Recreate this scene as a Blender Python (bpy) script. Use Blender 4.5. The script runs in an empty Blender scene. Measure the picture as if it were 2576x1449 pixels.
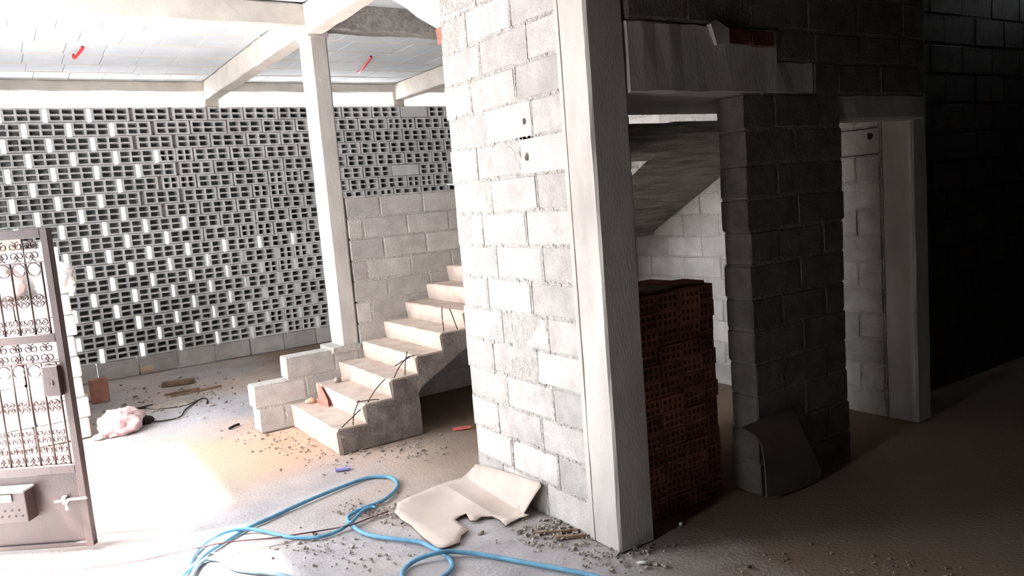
import bpy, bmesh, math, random
import numpy as np
from mathutils import Vector, Matrix, noise as mnoise
from mathutils.geometry import delaunay_2d_cdt

random.seed(7)
S = bpy.context.scene
COL = S.collection

# ------------------------------------------------------------------ camera, sky, sun, exposure
F, YAW, PIT, ROL, EYE = 1950.1, 0.574318, -0.1163697, -0.0813370, 1.6
fwd = np.array([math.sin(YAW) * math.cos(PIT), math.cos(YAW) * math.cos(PIT), math.sin(PIT)])
rgt = np.array([math.cos(YAW), -math.sin(YAW), 0.0])
upv = np.cross(rgt, fwd)
R2 = math.cos(ROL) * rgt + math.sin(ROL) * upv
U2 = -math.sin(ROL) * rgt + math.cos(ROL) * upv
cam_d = bpy.data.cameras.new('camera')
cam = bpy.data.objects.new('camera', cam_d)
COL.objects.link(cam)
cam_d.sensor_width = 36.0
cam_d.lens = F / 2576 * 36.0
cam_d.clip_start = 0.05
cam.matrix_world = Matrix(((R2[0], U2[0], -fwd[0], 0), (R2[1], U2[1], -fwd[1], 0), (R2[2], U2[2], -fwd[2], EYE), (0, 0, 0, 1)))
S.camera = cam

S.view_settings.view_transform = 'Standard'
S.view_settings.look = 'None'
S.view_settings.gamma = 1.0
S.view_settings.use_curve_mapping = False
S.view_settings.exposure = 3.25
S.cycles.max_bounces = 10
S.cycles.diffuse_bounces = 7
S.cycles.use_denoising = True
S.cycles.sample_clamp_indirect = 6.0

world = bpy.data.worlds.new('hazy_sky')
S.world = world
world.use_nodes = True
wb = world.node_tree.nodes['Background']
wb.inputs[0].default_value = (0.87, 0.93, 1.0, 1)
wb.inputs[1].default_value = 2.2

sun_d = bpy.data.lights.new('sun', 'SUN')
sun_d.energy = 10.0
sun_d.angle = math.radians(9)
sun_d.color = (1.0, 0.985, 0.985)
sun = bpy.data.objects.new('sun', sun_d)
COL.objects.link(sun)
sun.rotation_euler = Vector((-0.60, 0.26, 1.0)).to_track_quat('Z', 'Y').to_euler()
sun.location = (-6, 6, 8)


def portal(name, loc, sx, sy, direction):
    d = bpy.data.lights.new(name, 'AREA')
    d.shape = 'RECTANGLE'
    d.size, d.size_y = sx, sy
    d.cycles.is_portal = True
    o = bpy.data.objects.new(name, d)
    COL.objects.link(o)
    o.location = loc
    o.rotation_euler = Vector(direction).to_track_quat('-Z', 'Y').to_euler()


OPEN_A, OPEN_B, OPEN_Z, FACADE = 4.0, 6.7, 2.6, -0.75
SIDE_A, SIDE_B, SIDE_Z = 1.85, 2.18, 2.2  # unseen side opening, added to light the pillar's front face
portal('sky_portal', (FACADE, (OPEN_A + OPEN_B) / 2, OPEN_Z / 2), OPEN_B - OPEN_A, OPEN_Z, (1, 0, 0))
portal('sky_portal', (FACADE, (SIDE_A + SIDE_B) / 2, SIDE_Z / 2), SIDE_B - SIDE_A, SIDE_Z, (1, 0, 0))
portal('sky_portal', (2.5, 9.46, 2.96), 6.5, .2, (0, -1, 0))


# ------------------------------------------------------------------ geometry of the view, for laying things on planes
def ray(x, y):
    return R2 * ((x - 1288) / F) - U2 * ((y - 724.5) / F) + fwd


def at(x, y, z=0.0):
    d = ray(x, y)
    k = (z - EYE) / d[2]
    return Vector((d[0] * k, d[1] * k, z))


def aty(x, y, Y):
    d = ray(x, y)
    k = Y / d[1]
    return Vector((d[0] * k, Y, EYE + d[2] * k))


def atx(x, y, X):
    d = ray(x, y)
    k = X / d[0]
    return Vector((X, d[1] * k, EYE + d[2] * k))


# ------------------------------------------------------------------ materials
def srgb(r, g, b):
    f = lambda c: (c / 255 / 12.92) if c / 255 <= 0.04045 else ((c / 255 + 0.055) / 1.055) ** 2.4
    return (f(r), f(g), f(b), 1)


def mat(name, base, dark=None, scale=6.0, rough=0.9, bump=0.4, fine=90.0, vary=0.12, pits=0.0, dist=0.01, stretch=(1, 1, 1), metal=0.0, spec=0.3, patch=None):
    """two-tone noise colour, per-object value shift, fine relief; patterns follow world position"""
    m = bpy.data.materials.new(name)
    m.use_nodes = True
    nt = m.node_tree
    N, L = nt.nodes, nt.links
    p = N['Principled BSDF']
    p.inputs['Roughness'].default_value = rough
    p.inputs['Metallic'].default_value = metal
    p.inputs['Specular IOR Level'].default_value = spec
    geo = N.new('ShaderNodeNewGeometry')
    mp = N.new('ShaderNodeMapping')
    mp.inputs['Scale'].default_value = stretch
    L.new(geo.outputs['Position'], mp.inputs[0])
    n1 = N.new('ShaderNodeTexNoise')
    n1.inputs['Scale'].default_value = scale
    n1.inputs['Detail'].default_value = 6
    n1.inputs['Roughness'].default_value = 0.65
    L.new(mp.outputs[0], n1.inputs['Vector'])
    rmp = N.new('ShaderNodeValToRGB')
    rmp.color_ramp.elements[0].position = 0.33
    rmp.color_ramp.elements[1].position = 0.68
    rmp.color_ramp.elements[0].color = dark or tuple(c * 0.72 for c in base[:3]) + (1,)
    rmp.color_ramp.elements[1].color = base
    L.new(n1.outputs['Fac'], rmp.inputs[0])
    col = rmp.outputs[0]
    n2 = N.new('ShaderNodeTexNoise')
    n2.inputs['Scale'].default_value = fine
    n2.inputs['Detail'].default_value = 4
    L.new(mp.outputs[0], n2.inputs['Vector'])
    if patch:
        n3 = N.new('ShaderNodeTexNoise')
        n3.inputs['Scale'].default_value = patch[1]
        n3.inputs['Detail'].default_value = 3
        L.new(geo.outputs['Position'], n3.inputs['Vector'])
        r3 = N.new('ShaderNodeValToRGB')
        r3.color_ramp.elements[0].position = 0.42
        r3.color_ramp.elements[1].position = 0.6
        L.new(n3.outputs['Fac'], r3.inputs[0])
        mx = N.new('ShaderNodeMix')
        mx.data_type = 'RGBA'
        L.new(r3.outputs[0], mx.inputs[0])
        L.new(col, mx.inputs[6])
        mx.inputs[7].default_value = patch[0]
        col = mx.outputs[2]
    oi = N.new('ShaderNodeObjectInfo')
    mr = N.new('ShaderNodeMapRange')
    mr.inputs['To Min'].default_value = 1 - vary
    mr.inputs['To Max'].default_value = 1 + vary * 0.6
    L.new(oi.outputs['Random'], mr.inputs['Value'])
    hsv = N.new('ShaderNodeHueSaturation')
    L.new(col, hsv.inputs['Color'])
    L.new(mr.outputs[0], hsv.inputs['Value'])
    L.new(hsv.outputs[0], p.inputs['Base Color'])
    h = n2.outputs['Fac']
    add = N.new('ShaderNodeMath')
    add.operation = 'ADD'
    L.new(n2.outputs['Fac'], add.inputs[0])
    L.new(n1.outputs['Fac'], add.inputs[1])
    h = add.outputs[0]
    if pits:
        v = N.new('ShaderNodeTexVoronoi')
        v.inputs['Scale'].default_value = 130
        L.new(geo.outputs['Position'], v.inputs['Vector'])
        mm = N.new('ShaderNodeMapRange')
        mm.inputs['From Min'].default_value = 0.0
        mm.inputs['From Max'].default_value = 0.35
        mm.inputs['To Min'].default_value = -pits
        mm.inputs['To Max'].default_value = 0
        L.new(v.outputs['Distance'], mm.inputs['Value'])
        a2 = N.new('ShaderNodeMath')
        a2.operation = 'ADD'
        L.new(h, a2.inputs[0])
        L.new(mm.outputs[0], a2.inputs[1])
        h = a2.outputs[0]
    b = N.new('ShaderNodeBump')
    b.inputs['Strength'].default_value = bump
    b.inputs['Distance'].default_value = dist
    L.new(h, b.inputs['Height'])
    L.new(b.outputs[0], p.inputs['Normal'])
    return m


M_BLOCK = mat('concrete_block', srgb(198, 194, 190), srgb(172, 168, 164), 9, bump=0.5, pits=0.7, vary=0.2)
M_MORTAR = mat('mortar', srgb(206, 202, 197), srgb(176, 171, 166), 30, bump=0.9, fine=60, dist=0.02)
M_HOLLOW = mat('hollow_block', srgb(212, 212, 211), srgb(194, 194, 193), 8, bump=0.25, vary=0.1)
M_CAST = mat('cast_concrete', srgb(200, 196, 191), srgb(174, 169, 164), 5, bump=0.2, fine=120, stretch=(1, 1, 0.35))
M_BEAM = mat('cream_concrete', srgb(212, 206, 197), srgb(190, 183, 174), 5, bump=0.2, fine=100)
M_BOARD = mat('board_marked_concrete', srgb(168, 163, 156), srgb(98, 94, 88), 9, bump=0.6, fine=70, dist=0.02, stretch=(0.35, 2.6, 2.6))
M_ROUGH = mat('rough_render', srgb(200, 196, 191), srgb(156, 151, 146), 22, bump=0.8, fine=55, dist=0.02, pits=0.8)
M_CEIL = mat('ceiling_block', srgb(198, 203, 207), srgb(184, 190, 195), 3, bump=0.15, vary=0.06)
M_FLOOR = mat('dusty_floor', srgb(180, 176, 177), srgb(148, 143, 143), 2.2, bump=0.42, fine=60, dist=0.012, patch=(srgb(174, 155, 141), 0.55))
M_STEP = mat('step_concrete', srgb(206, 190, 177), srgb(176, 158, 146), 7, bump=0.3, fine=80)
M_STRING = mat('stair_side_render', srgb(158, 150, 144), srgb(112, 104, 100), 9, bump=0.7, fine=50, dist=0.02)
M_CLAY = mat('clay_brick', srgb(178, 128, 112), srgb(140, 96, 83), 12, bump=0.3, vary=0.25)
M_STEEL = mat('brown_painted_steel', srgb(54, 36, 34), srgb(42, 28, 27), 14, rough=0.5, bump=0.12, spec=0.5)
M_IRON = mat('wrought_iron', srgb(74, 50, 47), srgb(54, 38, 36), 30, rough=0.55, bump=0.1, spec=0.5)
M_ZINC = mat('zinc_plated_steel', srgb(186, 184, 180), srgb(140, 138, 134), 30, rough=0.4, bump=0.1, metal=0.6)
M_HOSE = mat('blue_hose', srgb(108, 164, 194), srgb(84, 136, 166), 18, rough=0.5, bump=0.1, spec=0.4)
M_HOSE2 = mat('grey_blue_hose', srgb(128, 150, 160), srgb(84, 104, 116), 14, rough=0.6, bump=0.1)
M_CABLE = mat('maroon_cable', srgb(110, 64, 66), srgb(74, 46, 48), 20, rough=0.6, bump=0.1)
M_CARD = mat('cardboard', srgb(196, 182, 172), srgb(182, 166, 155), 3, bump=0.08, fine=50)
M_CARDEDGE = mat('cardboard_edge', srgb(112, 92, 78), srgb(80, 66, 56), 40, bump=0.4)
M_RUST = mat('rusty_steel', srgb(96, 66, 54), srgb(62, 44, 38), 40, bump=0.3)
M_SACK = mat('woven_sack', srgb(226, 202, 200), srgb(206, 168, 168), 7, bump=0.5, fine=160)
M_WHITE = mat('white_plaster', srgb(228, 226, 222), srgb(206, 204, 200), 6, bump=0.3)
M_WHITEBLOCK = mat('whitewashed_block', srgb(222, 218, 210), srgb(200, 194, 186), 8, bump=0.4)
M_TAN = mat('tan_board', srgb(206, 180, 150), srgb(180, 152, 124), 6, bump=0.2)
M_WOOD = mat('weathered_wood', srgb(150, 122, 100), srgb(104, 82, 68), 10, bump=0.4, stretch=(1, 1, 1), fine=60)
M_DARK = mat('tarry_dark', srgb(58, 52, 48), srgb(38, 34, 32), 20, bump=0.4)
M_REDPLASTIC = mat('red_plastic', srgb(222, 64, 62), srgb(196, 48, 50), 10, rough=0.45, bump=0.1)
M_PINK = mat('salmon_plastic', srgb(226, 128, 112), srgb(206, 100, 90), 12, rough=0.5, bump=0.2)
M_LILAC = mat('lilac_wrapper', srgb(150, 150, 206), srgb(116, 116, 176), 14, rough=0.4, bump=0.3)
M_CHIP = mat('rubble_chip', srgb(186, 174, 164), srgb(138, 126, 117), 25, bump=0.5, fine=120)
M_PLY = mat('dusty_board', srgb(112, 100, 88), srgb(92, 82, 72), 5, bump=0.2)
M_GROUND = mat('bright_gravel', srgb(210, 207, 205), srgb(186, 182, 180), 3, bump=0.3)
M_SHADE = mat('shade_plaster', srgb(70, 64, 60), srgb(48, 44, 42), 6, bump=0.3)  # colour made dark to cut bounce light in the dark room
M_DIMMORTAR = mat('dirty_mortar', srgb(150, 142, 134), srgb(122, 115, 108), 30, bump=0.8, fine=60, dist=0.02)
M_SHADEBLOCK = mat('shade_block', srgb(76, 71, 66), srgb(56, 52, 48), 9, bump=0.4, pits=0.5)  # block colour darkened to stand for the unlit far right wall
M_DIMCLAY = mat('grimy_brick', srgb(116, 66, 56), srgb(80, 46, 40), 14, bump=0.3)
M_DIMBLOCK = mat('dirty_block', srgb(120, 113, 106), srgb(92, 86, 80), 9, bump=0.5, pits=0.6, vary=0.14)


def add_soil_shade(m, soil_shade, x_edge, soft, dust=None):
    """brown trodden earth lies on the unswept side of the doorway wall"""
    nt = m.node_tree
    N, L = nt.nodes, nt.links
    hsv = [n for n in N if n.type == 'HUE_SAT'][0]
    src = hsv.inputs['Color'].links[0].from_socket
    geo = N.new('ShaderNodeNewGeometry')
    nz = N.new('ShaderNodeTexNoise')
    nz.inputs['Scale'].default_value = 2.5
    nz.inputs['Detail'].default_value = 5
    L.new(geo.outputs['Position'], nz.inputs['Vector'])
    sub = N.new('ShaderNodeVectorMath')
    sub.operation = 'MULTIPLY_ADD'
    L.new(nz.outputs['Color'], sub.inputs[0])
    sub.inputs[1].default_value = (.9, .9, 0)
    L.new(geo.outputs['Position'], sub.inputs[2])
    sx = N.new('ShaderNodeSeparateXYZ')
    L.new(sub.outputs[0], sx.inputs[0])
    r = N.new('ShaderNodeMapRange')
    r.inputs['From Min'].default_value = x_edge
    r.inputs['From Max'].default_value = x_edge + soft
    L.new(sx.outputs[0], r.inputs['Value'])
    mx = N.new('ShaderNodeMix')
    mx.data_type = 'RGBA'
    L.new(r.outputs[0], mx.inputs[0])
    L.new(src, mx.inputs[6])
    mx.inputs[7].default_value = soil_shade
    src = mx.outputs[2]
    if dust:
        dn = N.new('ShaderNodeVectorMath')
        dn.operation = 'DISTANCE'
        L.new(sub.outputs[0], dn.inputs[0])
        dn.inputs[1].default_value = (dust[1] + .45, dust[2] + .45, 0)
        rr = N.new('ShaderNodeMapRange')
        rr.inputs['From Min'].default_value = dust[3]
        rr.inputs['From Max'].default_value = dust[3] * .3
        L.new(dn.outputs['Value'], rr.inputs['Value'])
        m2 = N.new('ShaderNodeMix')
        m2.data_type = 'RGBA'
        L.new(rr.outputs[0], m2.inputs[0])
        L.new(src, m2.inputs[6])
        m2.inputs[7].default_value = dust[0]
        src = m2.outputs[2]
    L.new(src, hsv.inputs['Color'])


add_soil_shade(M_FLOOR, srgb(124, 106, 90), 2.3, .7, (srgb(190, 156, 133), 1.35, 5.4, 1.15))  # darker floor to the right: brown earth plus painted shade


# ------------------------------------------------------------------ object helpers
def link(name, me, m=None, parent=None, loc=(0, 0, 0), rot=(0, 0, 0)):
    o = bpy.data.objects.new(name, me)
    COL.objects.link(o)
    if m and me and not me.materials:
        me.materials.append(m)
    elif m and me and me.materials[0] != m:          # shared mesh, other material: keep it on the object
        o.material_slots[0].link = 'OBJECT'
        o.material_slots[0].material = m
    o.parent = parent
    o.location = loc
    o.rotation_euler = rot
    return o


def tag(o, label=None, cat=None, group=None, kind=None):
    if label:
        o['label'] = label
    if cat:
        o['category'] = cat
    if group:
        o['group'] = group
    if kind:
        o['kind'] = kind
    return o


def thing(name, loc, label, cat, group=None, kind=None, rz=0.0):
    o = bpy.data.objects.new(name, None)
    COL.objects.link(o)
    o.empty_display_size = 0.1
    o.location = loc
    o.rotation_euler = (0, 0, rz)
    return tag(o, label, cat, group, kind)


def from_bm(bm, name='mesh', smooth=False):
    me = bpy.data.meshes.new(name)
    bm.normal_update()
    bm.to_mesh(me)
    bm.free()
    if smooth:
        for p in me.polygons:
            p.use_smooth = True
    return me


def bm_box(bm, c, s, rot=None):
    M4 = Matrix.Translation(c) @ (rot.to_4x4() if rot else Matrix.Identity(4)) @ Matrix.Diagonal((s[0], s[1], s[2], 1))
    return bmesh.ops.create_cube(bm, size=1.0, matrix=M4)['verts']


_cache = {}


def block_mesh(L, T, H, variant=0, bevel=0.006, jit=0.003):
    """a rough cast block, origin at its centre; alike blocks share the mesh"""
    key = (round(L, 2), round(T, 2), round(H, 3), variant, bevel, jit)
    if key in _cache:
        return _cache[key]
    rnd = random.Random(hash(key) & 0xffff)
    bm = bmesh.new()
    bm_box(bm, (0, 0, 0), (L, T, H))
    bmesh.ops.bevel(bm, geom=bm.edges[:], offset=bevel, segments=1, affect='EDGES', profile=0.6)
    for v in bm.verts:
        v.co += Vector((rnd.uniform(-jit, jit), rnd.uniform(-jit, jit) * 0.3, rnd.uniform(-jit, jit)))
    me = from_bm(bm, 'block')
    _cache[key] = me
    return me


def box_obj(name, lo, hi, m, parent=None, bevel=0.0, jit=0.0, origin=None):
    lo, hi = Vector(lo), Vector(hi)
    bm = bmesh.new()
    bm_box(bm, (0, 0, 0), hi - lo)
    if bevel:
        bmesh.ops.bevel(bm, geom=bm.edges[:], offset=bevel, segments=1, affect='EDGES')
    if jit:
        for v in bm.verts:
            v.co += Vector([random.uniform(-jit, jit) for _ in range(3)])
    c = (lo + hi) / 2
    if parent:
        c = c - parent.location
    return link(name, from_bm(bm, name), m, parent, c)


def rough_bar(name, lo, hi, m, parent=None, axis=0, step=0.12, jit=0.006, bevel=0.01):
    """a cast member whose arrises wander a little"""
    lo, hi = Vector(lo), Vector(hi)
    n = max(1, int((hi - lo)[axis] / step))
    a, b = [i for i in range(3) if i != axis]
    bm = bmesh.new()
    rings = []
    ring2 = [(bevel, 0), (1 - bevel, 0), (1, bevel), (1, 1 - bevel), (1 - bevel, 1), (bevel, 1), (0, 1 - bevel), (0, bevel)]
    sa, sb = (hi - lo)[a], (hi - lo)[b]
    ba, bb = bevel / sa, bevel / sb
    pts = [(ba, 0), (1 - ba, 0), (1, bb), (1, 1 - bb), (1 - ba, 1), (ba, 1), (0, 1 - bb), (0, bb)]
    c = (lo + hi) / 2
    for i in range(n + 1):
        r = []
        for (u, w) in pts:
            co = Vector((0, 0, 0))
            co[axis] = lo[axis] + (hi - lo)[axis] * i / n
            co[a] = lo[a] + sa * u + random.uniform(-jit, jit) * 0.6
            co[b] = lo[b] + sb * w + random.uniform(-jit, jit) * 0.6
            r.append(bm.verts.new(co - c))
        rings.append(r)
    for i in range(n):
        for k in range(8):
            bm.faces.new((rings[i][k], rings[i][(k + 1) % 8], rings[i + 1][(k + 1) % 8], rings[i + 1][k]))
    bm.faces.new(rings[0])
    bm.faces.new(rings[-1])
    bmesh.ops.recalc_face_normals(bm, faces=bm.faces[:])
    return link(name, from_bm(bm, name), m, parent, c - (parent.location if parent else Vector()))


def smooth_path(pts, n=6):
    out = []
    P = [Vector(p) for p in pts]
    for i in range(len(P) - 1):
        p0, p1, p2, p3 = P[max(i - 1, 0)], P[i], P[i + 1], P[min(i + 2, len(P) - 1)]
        for k in range(n):
            t = k / n
            out.append(0.5 * ((2 * p1) + (p2 - p0) * t + (2 * p0 - 5 * p1 + 4 * p2 - p3) * t * t + (3 * p1 - p0 - 3 * p2 + p3) * t ** 3))
    out.append(P[-1])
    return out


def bm_tube(bm, pts, r, sides=8, caps=True):
    pts = [Vector(p) for p in pts]
    up = Vector((0, 0, 1))
    rings = []
    for i, p in enumerate(pts):
        t = (pts[min(i + 1, len(pts) - 1)] - pts[max(i - 1, 0)]).normalized()
        s = t.cross(up)
        if s.length < 1e-3:
            s = t.cross(Vector((0, 1, 0)))
        s.normalize()
        w = s.cross(t)
        rr = r[i] if isinstance(r, (list, tuple)) else r
        rings.append([bm.verts.new(p + (s * math.cos(2 * math.pi * k / sides) + w * math.sin(2 * math.pi * k / sides)) * rr) for k in range(sides)])
    for i in range(len(rings) - 1):
        for k in range(sides):
            bm.faces.new((rings[i][k], rings[i][(k + 1) % sides], rings[i + 1][(k + 1) % sides], rings[i + 1][k]))
    if caps:
        bm.faces.new(rings[0][::-1])
        bm.faces.new(rings[-1])
    return bm


def tube_obj(name, pts, r, m, parent=None, sides=8, base=None):
    bm = bmesh.new()
    base = Vector(base) if base is not None else (Vector(pts[0]) if parent is None else Vector((0, 0, 0)))
    bm_tube(bm, [Vector(p) - base for p in pts], r, sides)
    bmesh.ops.recalc_face_normals(bm, faces=bm.faces[:])
    return link(name, from_bm(bm, name, True), m, parent, base)


def prism(name, poly, axis, a0, a1, m, parent=None, jit=0.0):
    """a polygon given in the two other axes, extruded along axis from a0 to a1"""
    bm = bmesh.new()
    o = [i for i in range(3) if i != axis]

    def co(p, a):
        v = Vector((0, 0, 0))
        v[axis] = a
        v[o[0]], v[o[1]] = p
        return v
    A = [bm.verts.new(co(p, a0 + random.uniform(-jit, jit))) for p in poly]
    B = [bm.verts.new(co(p, a1 + random.uniform(-jit, jit))) for p in poly]
    n = len(poly)
    bm.faces.new(A)
    bm.faces.new(B[::-1])
    for i in range(n):
        bm.faces.new((A[i], B[i], B[(i + 1) % n], A[(i + 1) % n]))
    bmesh.ops.recalc_face_normals(bm, faces=bm.faces[:])
    c = sum((v.co for v in bm.verts), Vector()) / len(bm.verts)
    for v in bm.verts:
        v.co -= c
    return link(name, from_bm(bm, name), m, parent, c - (parent.location if parent else Vector()))


def block_wall(root, along, fixed, thick, rows, m=None, mortar=True, joint=0.012, name='block', skip_core=None, proud=0.002):
    """rows = [(z0, z1, [(a, b), ...])]; along = 'x' or 'y'; fixed = coordinate of the wall's middle plane"""
    m = m or M_BLOCK
    core = bmesh.new()
    for (z0, z1, spans) in rows:
        for (a, b) in spans:
            L = b - a - joint
            me = block_mesh(max(L, 0.03), thick, z1 - z0 - joint, random.randrange(3))
            d = random.uniform(-proud, proud)
            mid = (a + b) / 2
            loc = Vector((mid, fixed + d, (z0 + z1) / 2)) if along == 'x' else Vector((fixed + d, mid, (z0 + z1) / 2))
            link(name, me, m, root, loc - root.location, (random.uniform(-.004, .004), random.uniform(-.005, .005), (0 if along == 'x' else math.pi / 2) + random.uniform(-.006, .006)))
        if mortar:
            a, b = spans[0][0], spans[-1][1]
            c = ((a + b) / 2, fixed, (z0 + z1) / 2) if along == 'x' else (fixed, (a + b) / 2, (z0 + z1) / 2)
            s = (b - a - 0.03, thick - 0.008, z1 - z0) if along == 'x' else (thick - 0.008, b - a - 0.03, z1 - z0)
            bm_box(core, Vector(c) - root.location, s)
    if mortar:
        o = link('mortar', from_bm(core, 'mortar'), M_DIMMORTAR if m is M_DIMBLOCK else M_SHADE if m is M_SHADEBLOCK else M_MORTAR, root)
    else:
        core.free()


def running(a, b, L, off):
    """cut a..b into spans of length L, first joint at a + off"""
    xs = [a]
    x = a + off
    while x < b - 0.05:
        if x > a + 0.05:
            xs.append(x)
        x += L
    xs.append(b)
    return list(zip(xs[:-1], xs[1:]))


def wall_root(name, loc, label):
    return thing(name, loc, label, 'wall', None, 'structure')


def grid_floor(name, x0, x1, y0, y1, step, amp, m, label):
    bm = bmesh.new()
    nx, ny = int((x1 - x0) / step), int((y1 - y0) / step)
    V = [[bm.verts.new((x0 + (x1 - x0) * i / nx, y0 + (y1 - y0) * j / ny,
                        -0.004 + amp * (math.sin(i * .7 + j * .3) * .3 + math.sin(j * .53 - i * .21) * .3 + random.uniform(-.4, .4)) * (0 if 0 else 1)))
          for j in range(ny + 1)] for i in range(nx + 1)]
    for i in range(nx):
        for j in range(ny):
            bm.faces.new((V[i][j], V[i + 1][j], V[i + 1][j + 1], V[i][j + 1]))
    return tag(link(name, from_bm(bm, name, True), m), label, 'floor', None, 'structure')


# ------------------------------------------------------------------ floor and surroundings
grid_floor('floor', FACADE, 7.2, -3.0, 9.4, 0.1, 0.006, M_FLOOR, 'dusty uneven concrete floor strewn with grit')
g = bmesh.new()
for (x0, x1, y0, y1) in ((-40, FACADE, -30, 60), (FACADE, 40, 9.4, 60)):
    vs = [g.verts.new(p) for p in ((x0, y0, -.03), (x1, y0, -.03), (x1, y1, -.03), (x0, y1, -.03))]
    g.faces.new(vs)
tag(link('ground', from_bm(g, 'ground'), M_GROUND), 'sunlit pale ground outside the perforated wall', 'ground', None, 'structure')

# ------------------------------------------------------------------ perforated back wall
PY, PT = 9.25, 0.2


def hollow_mesh(L, H, T, cols, rows, depth, web, flange):
    key = ('hollow', round(L, 3), cols, rows)
    if key in _cache:
        return _cache[key]
    xs = [-L / 2]
    cw = (L - web * (cols + 1)) / cols
    for i in range(cols):
        xs += [-L / 2 + web * (i + 1) + cw * i, -L / 2 + web * (i + 1) + cw * (i + 1)]
    xs.append(L / 2)
    zs = [-H / 2]
    ch = (H - flange * (rows + 1)) / rows
    for i in range(rows):
        zs += [-H / 2 + flange * (i + 1) + ch * i, -H / 2 + flange * (i + 1) + ch * (i + 1)]
    zs.append(H / 2)
    bm = bmesh.new()
    V = [[bm.verts.new((x, -T / 2, z)) for z in zs] for x in xs]
    nx, nz = len(xs) - 1, len(zs) - 1
    for i in range(nx):
        for j in range(nz):
            if i % 2 and j % 2:
                q = [V[i][j], V[i + 1][j], V[i + 1][j + 1], V[i][j + 1]]
                cx, cz = (q[0].co.x + q[2].co.x) / 2, (q[0].co.z + q[2].co.z) / 2
                w = [bm.verts.new((cx + (v.co.x - cx) * .92, -T / 2 + depth, cz + (v.co.z - cz) * .92)) for v in q]
                bm.faces.new(w)
                for k in range(4):
                    bm.faces.new((q[k], q[(k + 1) % 4], w[(k + 1) % 4], w[k]))
            else:
                bm.faces.new((V[i][j], V[i + 1][j], V[i + 1][j + 1], V[i][j + 1]))
    bk = [bm.verts.new((sx * L / 2, T / 2, sz * H / 2)) for sx, sz in ((-1, -1), (1, -1), (1, 1), (-1, 1))]
    bm.faces.new(bk[::-1])
    edges = [[V[i][0] for i in range(nx + 1)] + [bk[1], bk[0]], [V[i][nz] for i in range(nx + 1)] + [bk[2], bk[3]],
             [V[0][j] for j in range(nz + 1)] + [bk[3], bk[0]], [V[nx][j] for j in range(nz + 1)] + [bk[2], bk[1]]]
    for e in edges:
        bm.faces.new(e)
    bmesh.ops.recalc_face_normals(bm, faces=bm.faces[:])
    me = from_bm(bm, 'hollow_block')
    _cache[key] = me
    return me


wb_root = wall_root('wall_back', (2.2, PY, 0), 'tall grey back wall of perforated hollow blocks with daylight slits')
ROWS, PITCH, Z0 = 18, 0.149, 0.2
bed = bmesh.new()
fill = bmesh.new()
for r in range(ROWS):
    z0 = Z0 + r * PITCH
    top_i = ROWS - 1 - r
    off = 0.51 if top_i % 2 == 0 else 0.31
    gap = 0.043 if r > 6 else 0.048
    x = off - 0.398 * 3
    bm_box(bed, (2.1 - 2.2, PT / 2 + .01, z0 + PITCH - .002), (6.0, PT - .03, .006))
    while x < 5.38:
        gap = .043 if r > 6 else (.046 if x < 1.2 else .036 if x < 2.2 else .028)
        L = 0.398 - gap
        a = x + gap
        closed = (r > 7 and x > 1.75) or (r <= 7 and x > 3.3)
        if closed:
            gw = 0.014
            a, L = x + gw, 0.398 - gw
            bm_box(fill, (x + gw / 2 - 2.2, PT / 2 + .012, z0 + PITCH / 2), (gw + .004, PT - .05, PITCH - .006))
        elif r > 7 and x > 1.2 and random.random() < .5:
            bm_box(fill, (x + gap * .7 - 2.2, PT / 2 + .03, z0 + PITCH / 2), (gap * .7, PT - .08, PITCH - .006))
        solid = (r == ROWS - 1 and 4.1 < x < 4.6) or (r == ROWS - 6 and 4.1 < x < 4.5)
        pair = random.random() < 0.10 and x > 0.9
        y = PT / 2 + random.uniform(-.004, .004)
        if solid:
            link('block', block_mesh(L, PT, PITCH - .006), M_HOLLOW, wb_root, (a + L / 2 - 2.2, y, z0 + PITCH / 2 - .001))
        elif pair:
            for k in (0, 1):
                link('hollow_block', hollow_mesh(L / 2 - .006, PITCH - .006, PT, 2, 2, .17, .019, .016), M_HOLLOW, wb_root,
                     (a + L * (.25 + .5 * k) - 2.2, y, z0 + PITCH / 2 - .001), (0, random.uniform(-.006, .006), 0))
        else:
            link('hollow_block', hollow_mesh(L, PITCH - .006, PT, 3, 2, .17, .023, .016), M_HOLLOW, wb_root,
                 (a + L / 2 - 2.2, y, z0 + PITCH / 2 - .001), (0, random.uniform(-.006, .006), random.uniform(-.008, .008)))
        x += 0.398
link('bed_mortar', from_bm(bed, 'bed_mortar'), M_MORTAR, wb_root)
link('joint_mortar', from_bm(fill, 'joint_mortar'), M_MORTAR, wb_root)
for (a, b) in running(-0.7, 5.4, 0.4, 0.17):
    link('base_block', block_mesh(b - a - .012, PT, .19, random.randrange(3)), M_BLOCK, wb_root, ((a + b) / 2 - 2.2, PT / 2, .1))

# edge beam, stub posts, roof slab with its hollow blocks
beam = lambda name, lo, hi, axis, label, m=M_BEAM, jit=.006: tag(rough_bar(name, lo, hi, m, None, axis, .15, jit), label, 'beam', None, 'structure')
beam('edge_beam', (FACADE, 9.27, 3.05), (5.4, 9.45, 3.16), 0, 'pale cream edge beam above the perforated wall, sky showing beneath')
for x, lab in ((2.1, 'short cream stub under the beam left of the slender post'), (4.42, 'short stub under the beam right of the slender post')):
    sp = thing('stub_post', (x + .08, 9.36, 2.885), lab, 'post', None, 'structure')
    rough_bar('shaft', (x, 9.27, 2.885), (x + .16, 9.45, 3.05), M_BEAM, sp, 2, .05, .005)
    rough_bar('collar', (x - .01, 9.255, 2.97), (x + .17, 9.47, 3.06), M_BEAM, sp, 2, .05, .004)
beam('ceiling_beam', (2.1, 5.95, 2.955), (2.25, 9.42, 3.16), 1, 'pale ceiling beam running from the slender post to the perforated wall')
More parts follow.
